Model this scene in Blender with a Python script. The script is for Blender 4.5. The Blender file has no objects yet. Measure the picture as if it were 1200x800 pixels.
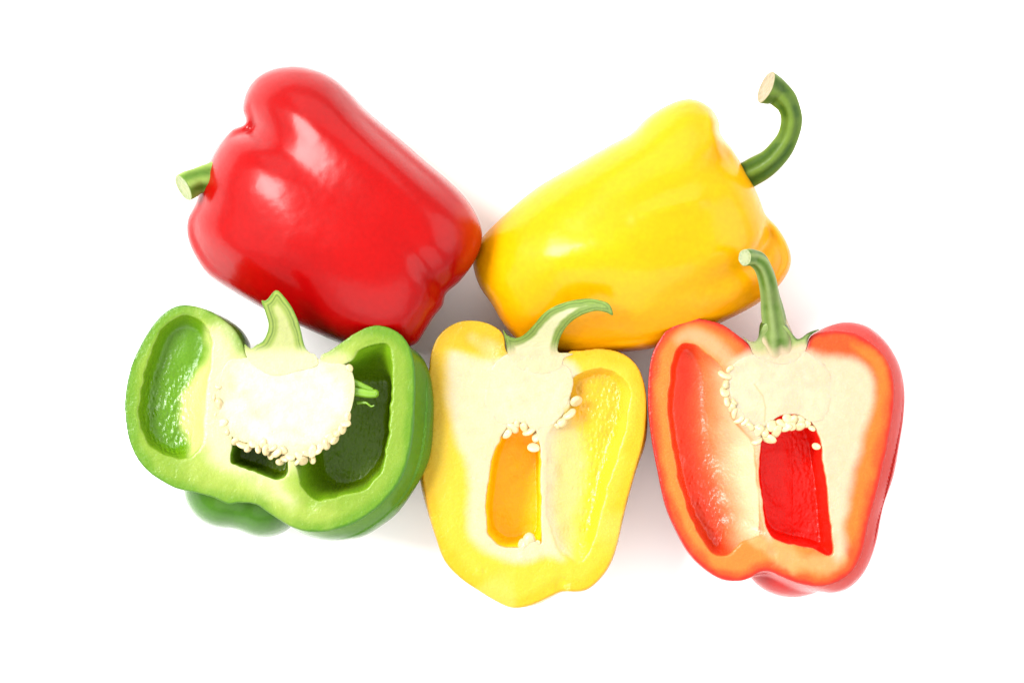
import bpy, math, random
import numpy as np
from mathutils import Vector

# ------------------------------------------------------------------ units
S = 0.0003            # metres per photo pixel at table level
H = 3700.0            # camera height in the same units
W0, H0 = 1200.0, 800.0
rng = np.random.RandomState(7)
random.seed(7)

scene = bpy.context.scene
COL = scene.collection

# ------------------------------------------------------------------ camera
cam_d = bpy.data.cameras.new("camera")
cam = bpy.data.objects.new("camera", cam_d)
COL.objects.link(cam)
cam.location = (0, 0, H * S)
cam_d.sensor_fit = 'HORIZONTAL'
cam_d.sensor_width = 36.0
cam_d.lens = 36.0 * H / W0
cam_d.clip_start = 0.01
cam_d.clip_end = 100
scene.camera = cam

# ------------------------------------------------------------------ light
world = bpy.data.worlds.new("World")
scene.world = world
world.use_nodes = True
bg = world.node_tree.nodes["Background"]
bg.inputs[0].default_value = (1.0, 0.985, 0.97, 1)
bg.inputs[1].default_value = 0.43


def area(name, loc, target, sx, sy, power, col=(1, 1, 1), spread=180):
    d = bpy.data.lights.new(name, 'AREA')
    d.shape = 'RECTANGLE'
    d.size, d.size_y = sx, sy
    d.energy = power
    d.color = col
    d.spread = math.radians(spread)
    o = bpy.data.objects.new(name, d)
    COL.objects.link(o)
    o.location = loc
    o.rotation_euler = (Vector(target) - Vector(loc)).to_track_quat('-Z', 'Y').to_euler()
    return o


area("key_softbox", (-1.15, 0.50, 1.40), (0, 0, 0), 0.85, 0.65, 26.0, (1, 0.985, 0.965))
for nm, lx, ly, pw in (("left_fill", -1.9, 0.0, 4.5), ("right_fill", 1.9, 0.0, 11.0), ("rear_fill", 0.0, 1.9, 8.5), ("front_fill", 0.0, -1.9, 8.5)):  # added fill lamps out of view on all four sides, soften the shadows
    area(nm, (lx, ly, 1.25), (0, 0, 0), 2.4, 1.5, pw)

vs = scene.view_settings
vs.view_transform = 'Standard'
vs.look = 'None'
vs.exposure = 1.5
vs.gamma = 1.0
scene.cycles.max_bounces = 10
scene.cycles.diffuse_bounces = 6
scene.cycles.use_denoising = True


# ------------------------------------------------------------------ colour
def lin(r, g, b, k=0.60):
    v = np.array([r, g, b], float) / 255.0
    v = np.where(v <= 0.04045, v / 12.92, ((v + 0.055) / 1.055) ** 2.4)
    return np.clip(v * k * 0.64, 0.0005, 0.9)


# ------------------------------------------------------------------ numpy tools
def smooth_poly(P, n=5, closed=True):
    P = np.array(P, float)
    N = len(P)
    out = []
    rngi = range(N) if closed else range(N - 1)
    for i in rngi:
        if closed:
            a, b, c, d = P[(i - 1) % N], P[i], P[(i + 1) % N], P[(i + 2) % N]
        else:
            a, b, c, d = P[max(i - 1, 0)], P[i], P[i + 1], P[min(i + 2, N - 1)]
        for k in range(n):
            t = k / n
            out.append(0.5 * (2 * b + (c - a) * t + (2 * a - 5 * b + 4 * c - d) * t * t + (3 * b - a - 3 * c + d) * t ** 3))
    if not closed:
        out.append(P[-1])
    return np.array(out)


def sdf_poly(P, X, Y):
    """signed distance (negative inside) of a dense closed polygon"""
    sh = X.shape
    x = X.ravel().astype(np.float64)
    y = Y.ravel().astype(np.float64)
    best = np.full(x.shape, 1e18)
    ins = np.zeros(x.shape, bool)
    N = len(P)
    for i in range(N):
        ax, ay = P[i]
        bx, by = P[(i + 1) % N]
        ex, ey = bx - ax, by - ay
        L = ex * ex + ey * ey
        if L < 1e-12:
            continue
        t = np.clip(((x - ax) * ex + (y - ay) * ey) / L, 0, 1)
        dx, dy = x - ax - ex * t, y - ay - ey * t
        best = np.minimum(best, dx * dx + dy * dy)
        if ay != by:
            cr = (ay > y) != (by > y)
            ins ^= cr & (x < (bx - ax) * (y - ay) / (by - ay) + ax)
    d = np.sqrt(best)
    return np.where(ins, -d, d).reshape(sh)


def dist_line(P, X, Y):
    """distance to open polyline and the parameter 0..1 along it"""
    best = np.full(X.shape, 1e18)
    par = np.zeros(X.shape)
    N = len(P)
    for i in range(N - 1):
        ax, ay = P[i][:2]
        bx, by = P[i + 1][:2]
        ex, ey = bx - ax, by - ay
        L = ex * ex + ey * ey + 1e-12
        t = np.clip(((X - ax) * ex + (Y - ay) * ey) / L, 0, 1)
        d = (X - ax - ex * t) ** 2 + (Y - ay - ey * t) ** 2
        m = d < best
        best = np.where(m, d, best)
        par = np.where(m, (i + t) / (N - 1), par)
    return np.sqrt(best), par


def sst(a, b, x):
    t = np.clip((x - a) / (b - a), 0, 1)
    return t * t * (3 - 2 * t)


def gblur(A, s):
    p = int(s * 3) + 1
    B = np.pad(A, p, mode='edge')
    fy = np.fft.fftfreq(B.shape[0])[:, None]
    fx = np.fft.rfftfreq(B.shape[1])[None, :]
    G = np.exp(-2 * (math.pi * s) ** 2 * (fx * fx + fy * fy))
    return np.fft.irfft2(np.fft.rfft2(B) * G, B.shape)[p:-p, p:-p]


class Grid2:
    """pixel grid over a box; fields are sampled bilinearly anywhere"""
    def __init__(s, x0, y0, x1, y1, h=1.0):
        s.x0, s.y0, s.h = x0, y0, h
        s.nx, s.ny = int((x1 - x0) / h) + 1, int((y1 - y0) / h) + 1
        s.X, s.Y = np.meshgrid(x0 + np.arange(s.nx) * h, y0 + np.arange(s.ny) * h)

    def sd(s, P):
        return sdf_poly(P, s.X, s.Y)

    def samp(s, A, x, y):
        u = np.clip((x - s.x0) / s.h, 0, s.nx - 1.001)
        v = np.clip((y - s.y0) / s.h, 0, s.ny - 1.001)
        i, j = u.astype(int), v.astype(int)
        fu, fv = u - i, v - j
        return (A[j, i] * (1 - fu) + A[j, i + 1] * fu) * (1 - fv) + (A[j + 1, i] * (1 - fu) + A[j + 1, i + 1] * fu) * fv

    def noise(s, scale, seed=0):
        r = np.random.RandomState(seed)
        A = gblur(r.randn(s.ny, s.nx), scale / s.h)
        return A / (A.std() + 1e-9)


def poisson(sd, h):
    """membrane inflation of the region sd<0, max 1, negative outside"""
    lev = [8, 4, 2, 1]
    u = None
    for L in lev:
        m = (sd[::L, ::L] < 0)
        if m.shape[0] < 6 or m.shape[1] < 6:
            continue
        if u is None:
            u = np.zeros(m.shape)
        else:
            yy = np.linspace(0, u.shape[0] - 1, m.shape[0])
            xx = np.linspace(0, u.shape[1] - 1, m.shape[1])
            j = np.minimum(yy.astype(int), u.shape[0] - 2)
            i = np.minimum(xx.astype(int), u.shape[1] - 2)
            fv, fu = (yy - j)[:, None], (xx - i)[None, :]
            u = (u[j][:, i] * (1 - fu) + u[j][:, i + 1] * fu) * (1 - fv) + (u[j + 1][:, i] * (1 - fu) + u[j + 1][:, i + 1] * fu) * fv
        hh = (L * h) ** 2
        it = {8: 500, 4: 500, 2: 350, 1: 120}[L]
        for _ in range(it):
            v = np.zeros_like(u)
            v[1:-1, 1:-1] = 0.25 * (u[:-2, 1:-1] + u[2:, 1:-1] + u[1:-1, :-2] + u[1:-1, 2:] + hh)
            u = np.where(m, v, 0)
    a = np.abs(sd)
    w = (sd < -2.5 * h).astype(float)
    q = u / np.maximum(a, 1e-3)
    sg = 4.0
    w2 = w * np.exp(-a / (10 * h))
    qs = gblur(q * w2, sg) / (gblur(w2, sg) + 1e-6)
    # carry the last good value outwards
    good = gblur(w2, sg) > 1e-4
    fallback = np.median(qs[good]) if good.any() else 1.0
    qs = np.where(good, qs, fallback)
    t = sst(2.0 * h, 9.0 * h, -sd)
    un = u * t + qs * np.maximum(-sd, -60) * (1 - t)
    return un / un.max()


def surface_nets(F, org, h):
    nx, ny, nz = F.shape
    s = F < 0
    cnt = np.zeros((nx - 1, ny - 1, nz - 1), np.int8)
    for a in (0, 1):
        for b in (0, 1):
            for c in (0, 1):
                cnt += s[a:nx - 1 + a, b:ny - 1 + b, c:nz - 1 + c]
    act = (cnt > 0) & (cnt < 8)
    I, J, K = np.nonzero(act)
    idx = np.full(act.shape, -1, np.int32)
    idx[I, J, K] = np.arange(len(I))
    corn = [(a, b, c) for a in (0, 1) for b in (0, 1) for c in (0, 1)]
    val = {k: F[I + k[0], J + k[1], K + k[2]].astype(np.float64) for k in corn}
    acc = np.zeros((len(I), 3))
    n = np.zeros(len(I))
    for p in corn:
        for ax in range(3):
            if p[ax]:
                continue
            q = list(p)
            q[ax] = 1
            q = tuple(q)
            va, vb = val[p], val[q]
            m = (va < 0) != (vb < 0)
            t = np.where(m, va / np.where(m, va - vb, 1), 0)
            pt = np.tile(np.array(p, float), (len(I), 1))
            pt[:, ax] += t
            acc += pt * m[:, None]
            n += m
    V = np.stack([I, J, K], 1) + acc / n[:, None]
    V = V * h + np.array(org)
    Q = []
    for ax in range(3):
        sl0 = [slice(None)] * 3
        sl1 = [slice(None)] * 3
        sl0[ax] = slice(0, -1)
        sl1[ax] = slice(1, None)
        m = s[tuple(sl0)] != s[tuple(sl1)]
        o1, o2 = [(1, 2), (2, 0), (0, 1)][ax]
        E = np.array(np.nonzero(m)).T
        ok = (E[:, o1] > 0) & (E[:, o2] > 0) & (E[:, o1] < F.shape[o1] - 1) & (E[:, o2] < F.shape[o2] - 1)
        E = E[ok]
        inside = s[E[:, 0], E[:, 1], E[:, 2]]
        d1 = np.zeros(3, int)
        d1[o1] = 1
        d2 = np.zeros(3, int)
        d2[o2] = 1
        g = lambda e: idx[e[:, 0], e[:, 1], e[:, 2]]
        q = np.stack([g(E - d1 - d2), g(E - d2), g(E), g(E - d1)], 1)
        q[~inside] = q[~inside][:, ::-1]
        Q.append(q)
    Q = np.concatenate(Q)
    return V, Q[(Q >= 0).all(1)]


def laplace(V, Q, it, lam=0.5, w=None):
    e = np.concatenate([Q[:, [0, 1]], Q[:, [1, 2]], Q[:, [2, 3]], Q[:, [3, 0]]])
    N = len(V)
    deg = np.bincount(e[:, 0], minlength=N) + np.bincount(e[:, 1], minlength=N)
    deg = np.maximum(deg, 1)
    for _ in range(it):
        out = np.zeros_like(V)
        for c in range(3):
            out[:, c] = (np.bincount(e[:, 0], V[e[:, 1], c], N) + np.bincount(e[:, 1], V[e[:, 0], c], N)) / deg
        k = lam if w is None else lam * w[:, None]
        V = V + k * (out - V)
    return V


# ------------------------------------------------------------------ mesh / object tools
class Frame:
    """turns photo pixels at height zref into coordinates local to a thing's root on the table"""
    def __init__(s, cx, cy, zref):
        s.cx, s.cy, s.k = cx, cy, S * (1 - zref / H)
        s.root_loc = ((cx - W0 / 2) * s.k, (H0 / 2 - cy) * s.k, 0)

    def to(s, V):
        V = np.asarray(V, float)
        return np.stack([(V[:, 0] - s.cx) * s.k, -(V[:, 1] - s.cy) * s.k, V[:, 2] * S], 1)


def mesh_from(name, V, Q, mat, attrs=None, colors=None):
    me = bpy.data.meshes.new(name)
    Q = np.asarray(Q, np.int32)
    k = Q.shape[1]
    me.vertices.add(len(V))
    me.vertices.foreach_set("co", np.asarray(V, np.float32).ravel())
    me.loops.add(Q.size)
    me.loops.foreach_set("vertex_index", Q.ravel())
    me.polygons.add(len(Q))
    me.polygons.foreach_set("loop_start", np.arange(0, Q.size, k, dtype=np.int32))
    me.polygons.foreach_set("loop_total", np.full(len(Q), k, np.int32))
    me.update(calc_edges=True)
    me.validate()
    me.polygons.foreach_set("use_smooth", np.ones(len(me.polygons), bool))
    if colors is not None:
        a = me.color_attributes.new("flesh_colour", 'FLOAT_COLOR', 'POINT')
        c = np.ones((len(V), 4), np.float32)
        c[:, :3] = colors
        a.data.foreach_set("color", c.ravel())
    for nm, arr in (attrs or {}).items():
        a = me.attributes.new(nm, 'FLOAT', 'POINT')
        a.data.foreach_set("value", np.asarray(arr, np.float32))
    if mat:
        me.materials.append(mat)
    return me


def link(name, me, parent=None, loc=None):
    o = bpy.data.objects.new(name, me)
    COL.objects.link(o)
    if parent:
        o.parent = parent
    if loc is not None:
        o.location = loc
    return o


def thing(name, label, cat, loc, group=None):
    o = bpy.data.objects.new(name, None)
    COL.objects.link(o)
    o.location = loc
    o.empty_display_size = 0.02
    o['label'] = label
    o['category'] = cat
    if group:
        o['group'] = group
    return o


def compact(V, Q, mask):
    q = Q[mask]
    used = np.unique(q)
    m = np.full(len(V), -1, np.int64)
    m[used] = np.arange(len(used))
    return used, m[q]


# ------------------------------------------------------------------ materials
def base_mat(name):
    m = bpy.data.materials.new(name)
    m.use_nodes = True
    nt = m.node_tree
    b = nt.nodes["Principled BSDF"]
    return m, nt, b


def N(nt, t, **kw):
    n = nt.nodes.new(t)
    for k, v in kw.items():
        setattr(n, k, v)
    return n


def mat_skin(name, tint_noise=0.06, rough=0.24, sss=0.25, rad=(0.004, 0.0015, 0.0008), coat=0.09, bump=0.11, sc=0.0022):
    m, nt, b = base_mat(name)
    L = nt.links
    at = N(nt, 'ShaderNodeAttribute', attribute_name='flesh_colour')
    tc = N(nt, 'ShaderNodeTexCoord')
    no = N(nt, 'ShaderNodeTexNoise')
    no.inputs['Scale'].default_value = 70
    no.inputs['Detail'].default_value = 3
    L.new(tc.outputs['Object'], no.inputs['Vector'])
    sp = N(nt, 'ShaderNodeTexNoise')
    sp.inputs['Scale'].default_value = 520
    sp.inputs['Detail'].default_value = 2
    L.new(tc.outputs['Object'], sp.inputs['Vector'])
    sr = N(nt, 'ShaderNodeMapRange')
    sr.inputs[1].default_value = 0.3
    sr.inputs[2].default_value = 0.7
    sr.inputs[3].default_value = 0.95
    sr.inputs[4].default_value = 1.05
    L.new(sp.outputs['Fac'], sr.inputs[0])
    mm = N(nt, 'ShaderNodeMath', operation='MULTIPLY')
    hs = N(nt, 'ShaderNodeHueSaturation')
    mr = N(nt, 'ShaderNodeMapRange')
    mr.inputs[3].default_value = 1 - tint_noise
    mr.inputs[4].default_value = 1 + tint_noise
    L.new(no.outputs['Fac'], mr.inputs[0])
    L.new(mr.outputs[0], mm.inputs[0])
    L.new(sr.outputs[0], mm.inputs[1])
    L.new(mm.outputs[0], hs.inputs['Value'])
    L.new(at.outputs['Color'], hs.inputs['Color'])
    L.new(hs.outputs[0], b.inputs['Base Color'])
    b.inputs['Roughness'].default_value = rough
    b.inputs['Subsurface Weight'].default_value = sss
    b.inputs['Subsurface Radius'].default_value = rad
    b.inputs['Subsurface Scale'].default_value = 1.0
    b.inputs['Coat Weight'].default_value = coat
    b.inputs['Specular IOR Level'].default_value = 0.12
    b.inputs['Coat Roughness'].default_value = 0.16
    # low waves and fine pores of the skin
    n1 = N(nt, 'ShaderNodeTexNoise')
    n1.inputs['Scale'].default_value = 110
    n1.inputs['Detail'].default_value = 2
    n2 = N(nt, 'ShaderNodeTexNoise')
    n2.inputs['Scale'].default_value = 1300
    L.new(tc.outputs['Object'], n1.inputs['Vector'])
    L.new(tc.outputs['Object'], n2.inputs['Vector'])
    ad = N(nt, 'ShaderNodeMath', operation='MULTIPLY_ADD')
    ad.inputs[1].default_value = 0.035
    L.new(n2.outputs['Fac'], ad.inputs[0])
    L.new(n1.outputs['Fac'], ad.inputs[2])
    bp = N(nt, 'ShaderNodeBump')
    bp.inputs['Strength'].default_value = bump
    bp.inputs['Distance'].default_value = sc
    L.new(ad.outputs[0], bp.inputs['Height'])
    L.new(bp.outputs[0], b.inputs['Normal'])
    L.new(bp.outputs[0], b.inputs['Coat Normal'])
    return m


def mat_flesh(name, sss=0.35, rad=(0.004, 0.003, 0.001)):
    """cut flesh: moist and finely grained; 'blister' raises the wet blisters of the inner walls"""
    m, nt, b = base_mat(name)
    L = nt.links
    at = N(nt, 'ShaderNodeAttribute', attribute_name='flesh_colour')
    bl = N(nt, 'ShaderNodeAttribute', attribute_name='blister')
    tc = N(nt, 'ShaderNodeTexCoord')
    no = N(nt, 'ShaderNodeTexNoise')
    no.inputs['Scale'].default_value = 260
    no.inputs['Detail'].default_value = 4
    L.new(tc.outputs['Object'], no.inputs['Vector'])
    mr = N(nt, 'ShaderNodeMapRange')
    mr.inputs[3].default_value = 0.95
    mr.inputs[4].default_value = 1.05
    L.new(no.outputs['Fac'], mr.inputs[0])
    hs = N(nt, 'ShaderNodeHueSaturation')
    L.new(mr.outputs[0], hs.inputs['Value'])
    L.new(at.outputs['Color'], hs.inputs['Color'])
    L.new(hs.outputs[0], b.inputs['Base Color'])
    rr = N(nt, 'ShaderNodeMapRange')
    rr.inputs[3].default_value = 0.36
    rr.inputs[4].default_value = 0.26
    L.new(bl.outputs['Fac'], rr.inputs[0])
    L.new(rr.outputs[0], b.inputs['Roughness'])
    b.inputs['Subsurface Weight'].default_value = sss
    b.inputs['Subsurface Radius'].default_value = rad
    b.inputs['Subsurface Scale'].default_value = 1.0
    b.inputs['Specular IOR Level'].default_value = 0.34
    g = N(nt, 'ShaderNodeTexNoise')
    g.inputs['Scale'].default_value = 900
    g.inputs['Detail'].default_value = 2
    L.new(tc.outputs['Object'], g.inputs['Vector'])
    mp = N(nt, 'ShaderNodeMapping')
    mp.inputs['Rotation'].default_value = (0, 0, 0.5)
    mp.inputs['Scale'].default_value = (1.0, 0.55, 0.6)
    L.new(tc.outputs['Object'], mp.inputs['Vector'])
    vo = N(nt, 'ShaderNodeTexVoronoi', feature='SMOOTH_F1')
    vo.inputs['Scale'].default_value = 900
    L.new(mp.outputs[0], vo.inputs['Vector'])
    m1 = N(nt, 'ShaderNodeMath', operation='MULTIPLY')
    L.new(vo.outputs['Distance'], m1.inputs[0])
    L.new(bl.outputs['Fac'], m1.inputs[1])
    m2 = N(nt, 'ShaderNodeMath', operation='MULTIPLY_ADD')
    m2.inputs[1].default_value = -1.6
    L.new(m1.outputs[0], m2.inputs[0])
    m3 = N(nt, 'ShaderNodeMath', operation='MULTIPLY')
    m3.inputs[1].default_value = 0.5
    L.new(g.outputs['Fac'], m3.inputs[0])
    L.new(m3.outputs[0], m2.inputs[2])
    bp = N(nt, 'ShaderNodeBump')
    bp.inputs['Strength'].default_value = 0.75
    bp.inputs['Distance'].default_value = 0.0006
    L.new(m2.outputs[0], bp.inputs['Height'])
    L.new(bp.outputs[0], b.inputs['Normal'])
    return m


def mat_plain(name, col, rough=0.5, sss=0.3, rad=(0.002, 0.0015, 0.001), bump=0.2, scale=600):
    m, nt, b = base_mat(name)
    L = nt.links
    tc = N(nt, 'ShaderNodeTexCoord')
    no = N(nt, 'ShaderNodeTexNoise')
    no.inputs['Scale'].default_value = scale
    L.new(tc.outputs['Object'], no.inputs['Vector'])
    oi = N(nt, 'ShaderNodeObjectInfo')
    hs = N(nt, 'ShaderNodeHueSaturation')
    hs.inputs['Color'].default_value = (*col, 1)
    ma = N(nt, 'ShaderNodeMath', operation='MULTIPLY_ADD')
    ma.inputs[1].default_value = 0.25
    L.new(oi.outputs['Random'], ma.inputs[0])
    mr = N(nt, 'ShaderNodeMapRange')
    mr.inputs[3].default_value = 0.72
    mr.inputs[4].default_value = 1.02
    L.new(no.outputs['Fac'], mr.inputs[0])
    L.new(mr.outputs[0], ma.inputs[2])
    L.new(ma.outputs[0], hs.inputs['Value'])
    L.new(hs.outputs[0], b.inputs['Base Color'])
    b.inputs['Roughness'].default_value = rough
    b.inputs['Subsurface Weight'].default_value = sss
    b.inputs['Subsurface Radius'].default_value = rad
    b.inputs['Subsurface Scale'].default_value = 1.0
    bp = N(nt, 'ShaderNodeBump')
    bp.inputs['Strength'].default_value = bump
    bp.inputs['Distance'].default_value = 0.0005
    L.new(no.outputs['Fac'], bp.inputs['Height'])
    L.new(bp.outputs[0], b.inputs['Normal'])
    return m


M_red = mat_skin("red_skin", rad=(0.004, 0.0006, 0.0004), sss=0.15)
M_yel = mat_skin("yellow_skin", rad=(0.006, 0.003, 0.0005), sss=0.3)
M_grn = mat_skin("green_skin", rad=(0.002, 0.003, 0.0006), sss=0.2)
M_flesh_g = mat_flesh("green_flesh", rad=(0.002, 0.003, 0.0008))
M_flesh_y = mat_flesh("yellow_flesh", rad=(0.006, 0.004, 0.0008))
M_flesh_r = mat_flesh("red_flesh", rad=(0.006, 0.0016, 0.0006))
M_stem = mat_skin("stem_skin", tint_noise=0.14, rough=0.45, sss=0.12, rad=(0.001, 0.0015, 0.0005), coat=0.08, bump=0.35, sc=0.0012)
M_seed = mat_plain("seed", lin(255, 232, 176, 0.78), rough=0.38, sss=0.4, rad=(0.002, 0.0016, 0.001))
M_peg = mat_plain("green_peg", lin(150, 205, 50, 0.7), rough=0.3, sss=0.3)

# ------------------------------------------------------------------ white table
mt, nt, b = base_mat("white_sheet")
no = N(nt, 'ShaderNodeTexNoise')
no.inputs['Scale'].default_value = 6
rp = N(nt, 'ShaderNodeMapRange')
rp.inputs[3].default_value = 0.90
rp.inputs[4].default_value = 0.92
nt.links.new(no.outputs['Fac'], rp.inputs[0])
cb = N(nt, 'ShaderNodeCombineColor')
for i in range(3):
    nt.links.new(rp.outputs[0], cb.inputs[i])
nt.links.new(cb.outputs[0], b.inputs['Base Color'])
b.inputs['Roughness'].default_value = 0.6
b.inputs['Specular IOR Level'].default_value = 0.2
T = 6.0
me = mesh_from("table_surface", np.array([[-T, -T, 0], [T, -T, 0], [T, T, 0], [-T, T, 0]], float), np.array([[0, 1, 2, 3]]), mt)
tab = link("table_surface", me)
tab['kind'] = 'structure'
tab['label'] = 'plain white surface under all the peppers'


# ------------------------------------------------------------------ volume helpers
def volume_axes(x0, x1, y0, y1, z0, z1, h):
    return (x0 + np.arange(int((x1 - x0) / h) + 1) * h,
            y0 + np.arange(int((y1 - y0) / h) + 1) * h,
            z0 + np.arange(int((z1 - z0) / h) + 1) * h)


def box_profile(u, a):
    """a=1: ellipsoid-like, a>1: flatter and boxier; negative stays negative"""
    return np.where(u > 0, 1 - (1 - np.clip(u, 0, 1)) ** a, u * a)


def col_fill(n, c):
    return np.tile(np.asarray(c, float), (n, 1))


def mix(a, b, t):
    return a * (1 - t[:, None]) + b * t[:, None]


# swept, ribbed stem
def sweep(pts, radii, seg=40, ribs=5, rib=0.10, twist=0.6, sub=8, end_flat=True):
    P = smooth_poly(pts, sub, closed=False)
    R = np.interp(np.linspace(0, len(radii) - 1, len(P)), np.arange(len(radii)), radii)
    Tn = np.gradient(P, axis=0)
    Tn /= np.linalg.norm(Tn, axis=1)[:, None]
    up = np.array([0.1, 0.2, 1.0])
    n0 = np.cross(Tn[0], up)
    n0 /= np.linalg.norm(n0)
    V, A, LN = [], [], []
    n = n0
    for i in range(len(P)):
        n = n - Tn[i] * np.dot(n, Tn[i])
        n /= np.linalg.norm(n)
        bb = np.cross(Tn[i], n)
        a = np.linspace(0, 2 * math.pi, seg, endpoint=False)
        t = i / (len(P) - 1)
        rb = rib * (1 - 0.75 * sst(0.8, 1.0, t))
        r = R[i] * (1 + rb * (np.abs(np.cos(ribs * 0.5 * (a + twist * t))) ** 1.5 - 0.5) + 0.03 * np.sin(2 * a + 9 * t))
        r = r * (1 + 0.02 * math.sin(i * 0.61 + 1) * (rib > 0.05))
        V.append(P[i] + r[:, None] * (np.cos(a)[:, None] * n + np.sin(a)[:, None] * bb))
        A.append(np.abs(np.cos(ribs * 0.5 * (a + twist * t))))
        LN.append(np.full(seg, t))
    V = np.concatenate(V)
    Q = []
    for i in range(len(P) - 1):
        for j in range(seg):
            k = (j + 1) % seg
            Q.append([i * seg + j, i * seg + k, (i + 1) * seg + k, (i + 1) * seg + j])
    return V, np.array(Q), np.concatenate(A), np.concatenate(LN), P, Tn, R


def flip_y(Q):
    """photo pixels run downwards, so a y flip reverses the winding"""
    return Q[:, ::-1]


def stem_tube(fr, parent, pts, radii, c_dark, c_light, c_cut, seg=44, ribs=5, rib=0.10, name="stem", fade=None):
    V, Q, A, LN, P, Tn, R = sweep(pts, radii, seg, ribs, rib)
    nn = np.random.RandomState(3).rand(len(V))
    c = mix(col_fill(len(V), c_dark), col_fill(len(V), c_light), np.clip(A ** 3 * 0.8 + 0.1 * nn, 0, 1))
    c = mix(c, col_fill(len(V), c_light), 0.35 * sst(0.3, 1.6, nzB(V[:, 0] * 1.6, V[:, 1] * 1.6)))
    if fade is not None:
        c = mix(c, col_fill(len(V), fade[0]), sst(fade[2], fade[1], V[:, 2] - nzC(V[:, 0], V[:, 1]) * 0.7))
    me = mesh_from(name, fr.to(V), flip_y(Q), M_stem, colors=c)
    st = link(name, me, parent)
    # cut end: a slightly dished disc with a darker rim and pale pith
    last = V[-seg:]
    ctr = last.mean(0)
    rings = [1.0, 1.015, 0.97, 0.86, 0.7, 0.45, 0.2]
    push = [0.0, 0.6, 1.0, 0.7, 0.4, 0.2, 0.5]
    VV, CC = [], []
    for k, (r, p) in enumerate(zip(rings, push)):
        VV.append(ctr + (last - ctr) * r + Tn[-1] * (p + 0.05))
        jit = 0.5 + 0.5 * np.sin(np.arange(seg) * 2 * math.pi / seg * 9 + k)
        base = c_dark * 0.9 + c_light * 0.1 if k < 2 else (c_cut * 0.75 + c_light * 0.25 if k == 2 else c_cut)
        cc = col_fill(seg, base)
        if k in (3, 4):
            cc = mix(cc, col_fill(seg, c_dark), jit * 0.3)
        CC.append(cc)
    VV.append((ctr + Tn[-1] * 0.5)[None])
    CC.append(c_cut[None])
    VV, CC = np.concatenate(VV), np.concatenate(CC)
    Q2 = []
    for i in range(len(rings) - 1):
        for j in range(seg):
            k = (j + 1) % seg
            Q2.append([i * seg + j, i * seg + k, (i + 1) * seg + k, (i + 1) * seg + j])
    n0 = (len(rings) - 1) * seg
    for j in range(0, seg, 2):
        Q2.append([n0 + j, n0 + (j + 1) % seg, n0 + (j + 2) % seg, len(VV) - 1])
    me = mesh_from("cut_end", fr.to(VV), flip_y(np.array(Q2)), M_flesh_y, colors=CC)
    link("cut_end", me, st)
    return st


def pillow_part(name, fr, parent, mat, poly, T, zc, colour, top=None, ramp=None, a=1.4, h=0.8, attrs=None, zlow=None, smooth=1, under=None):
    """solid grown from an outline: rounded underneath, cut flat (or rounded) on top; ramp lifts it"""
    P = smooth_poly(poly, 5)
    x0, y0 = P.min(0) - 5
    x1, y1 = P.max(0) + 5
    g = Grid2(x0, y0, x1, y1, h)
    sd = g.sd(P)
    u = box_profile(poisson(sd, h), a)
    rp = ramp(g.X, g.Y) if ramp else np.zeros_like(g.X)
    tp = top(g.X, g.Y) if top else np.zeros_like(g.X)
    nz = g.noise(6, 5) * 0.12 + g.noise(2.2, 6) * 0.10
    ax, ay, az = volume_axes(x0, x1, y0, y1, -T - 3, min(T, max(tp.max(), 0)) + 4, h)
    U = u.T[:, :, None].astype(np.float32)
    TP = (tp + nz).T[:, :, None].astype(np.float32)
    Z = az[None, None, :].astype(np.float32)
    lx, ly = len(ax), len(ay)
    U, TP = U[:lx, :ly], TP[:lx, :ly]
    F = (Z / T) ** 2 - U
    F = F * T * 0.5
    F = np.maximum(F, Z - TP)
    V, Q = surface_nets(F, (ax[0], ay[0], az[0]), h)
    V = laplace(V, Q, smooth, 0.5)
    sdv = g.samp(sd, V[:, 0], V[:, 1])
    tv = g.samp(tp, V[:, 0], V[:, 1])
    cut = sst(-1.6, -0.3, V[:, 2] - tv)
    c = colour(V[:, 0], V[:, 1], V[:, 2], sdv, cut)
    bl = np.zeros(len(V)) if attrs is None else attrs(V[:, 0], V[:, 1])
    V[:, 2] += zc + g.samp(rp, V[:, 0], V[:, 1])
    me = mesh_from(name, fr.to(V), flip_y(Q), mat, {'blister': bl}, c)
    return link(name, me, parent)


# seeds: flattened, slightly kidney-shaped
def seed_mesh(name, ax=1.0, ay=0.85, az=0.42, seed=0):
    n, m = 14, 9
    V = []
    for i in range(m + 1):
        th = math.pi * i / m
        for j in range(n):
            ph = 2 * math.pi * j / n
            r = 1 - 0.16 * math.exp(-((math.cos(ph - 0.4 - seed)) - 1) ** 2 / 0.08) * math.sin(th)
            x, y, z = math.sin(th) * math.cos(ph) * r, math.sin(th) * math.sin(ph) * r, math.cos(th)
            dent = 1 - 0.35 * math.exp(-(x * x + y * y) / 0.25)
            V.append((x * ax, y * ay, z * az * dent))
    Q = [[i * n + j, i * n + (j + 1) % n, (i + 1) * n + (j + 1) % n, (i + 1) * n + j] for i in range(m) for j in range(n)]
    return mesh_from(name, np.array(V) * S, np.array(Q)[:, ::-1], M_seed)


SEEDS = [seed_mesh("seed", 1.0, 0.9, 0.42, 0), seed_mesh("seed", 1.1, 0.8, 0.42, 1.5), seed_mesh("seed", 1.15, 0.72, 0.6, 3)]


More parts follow.
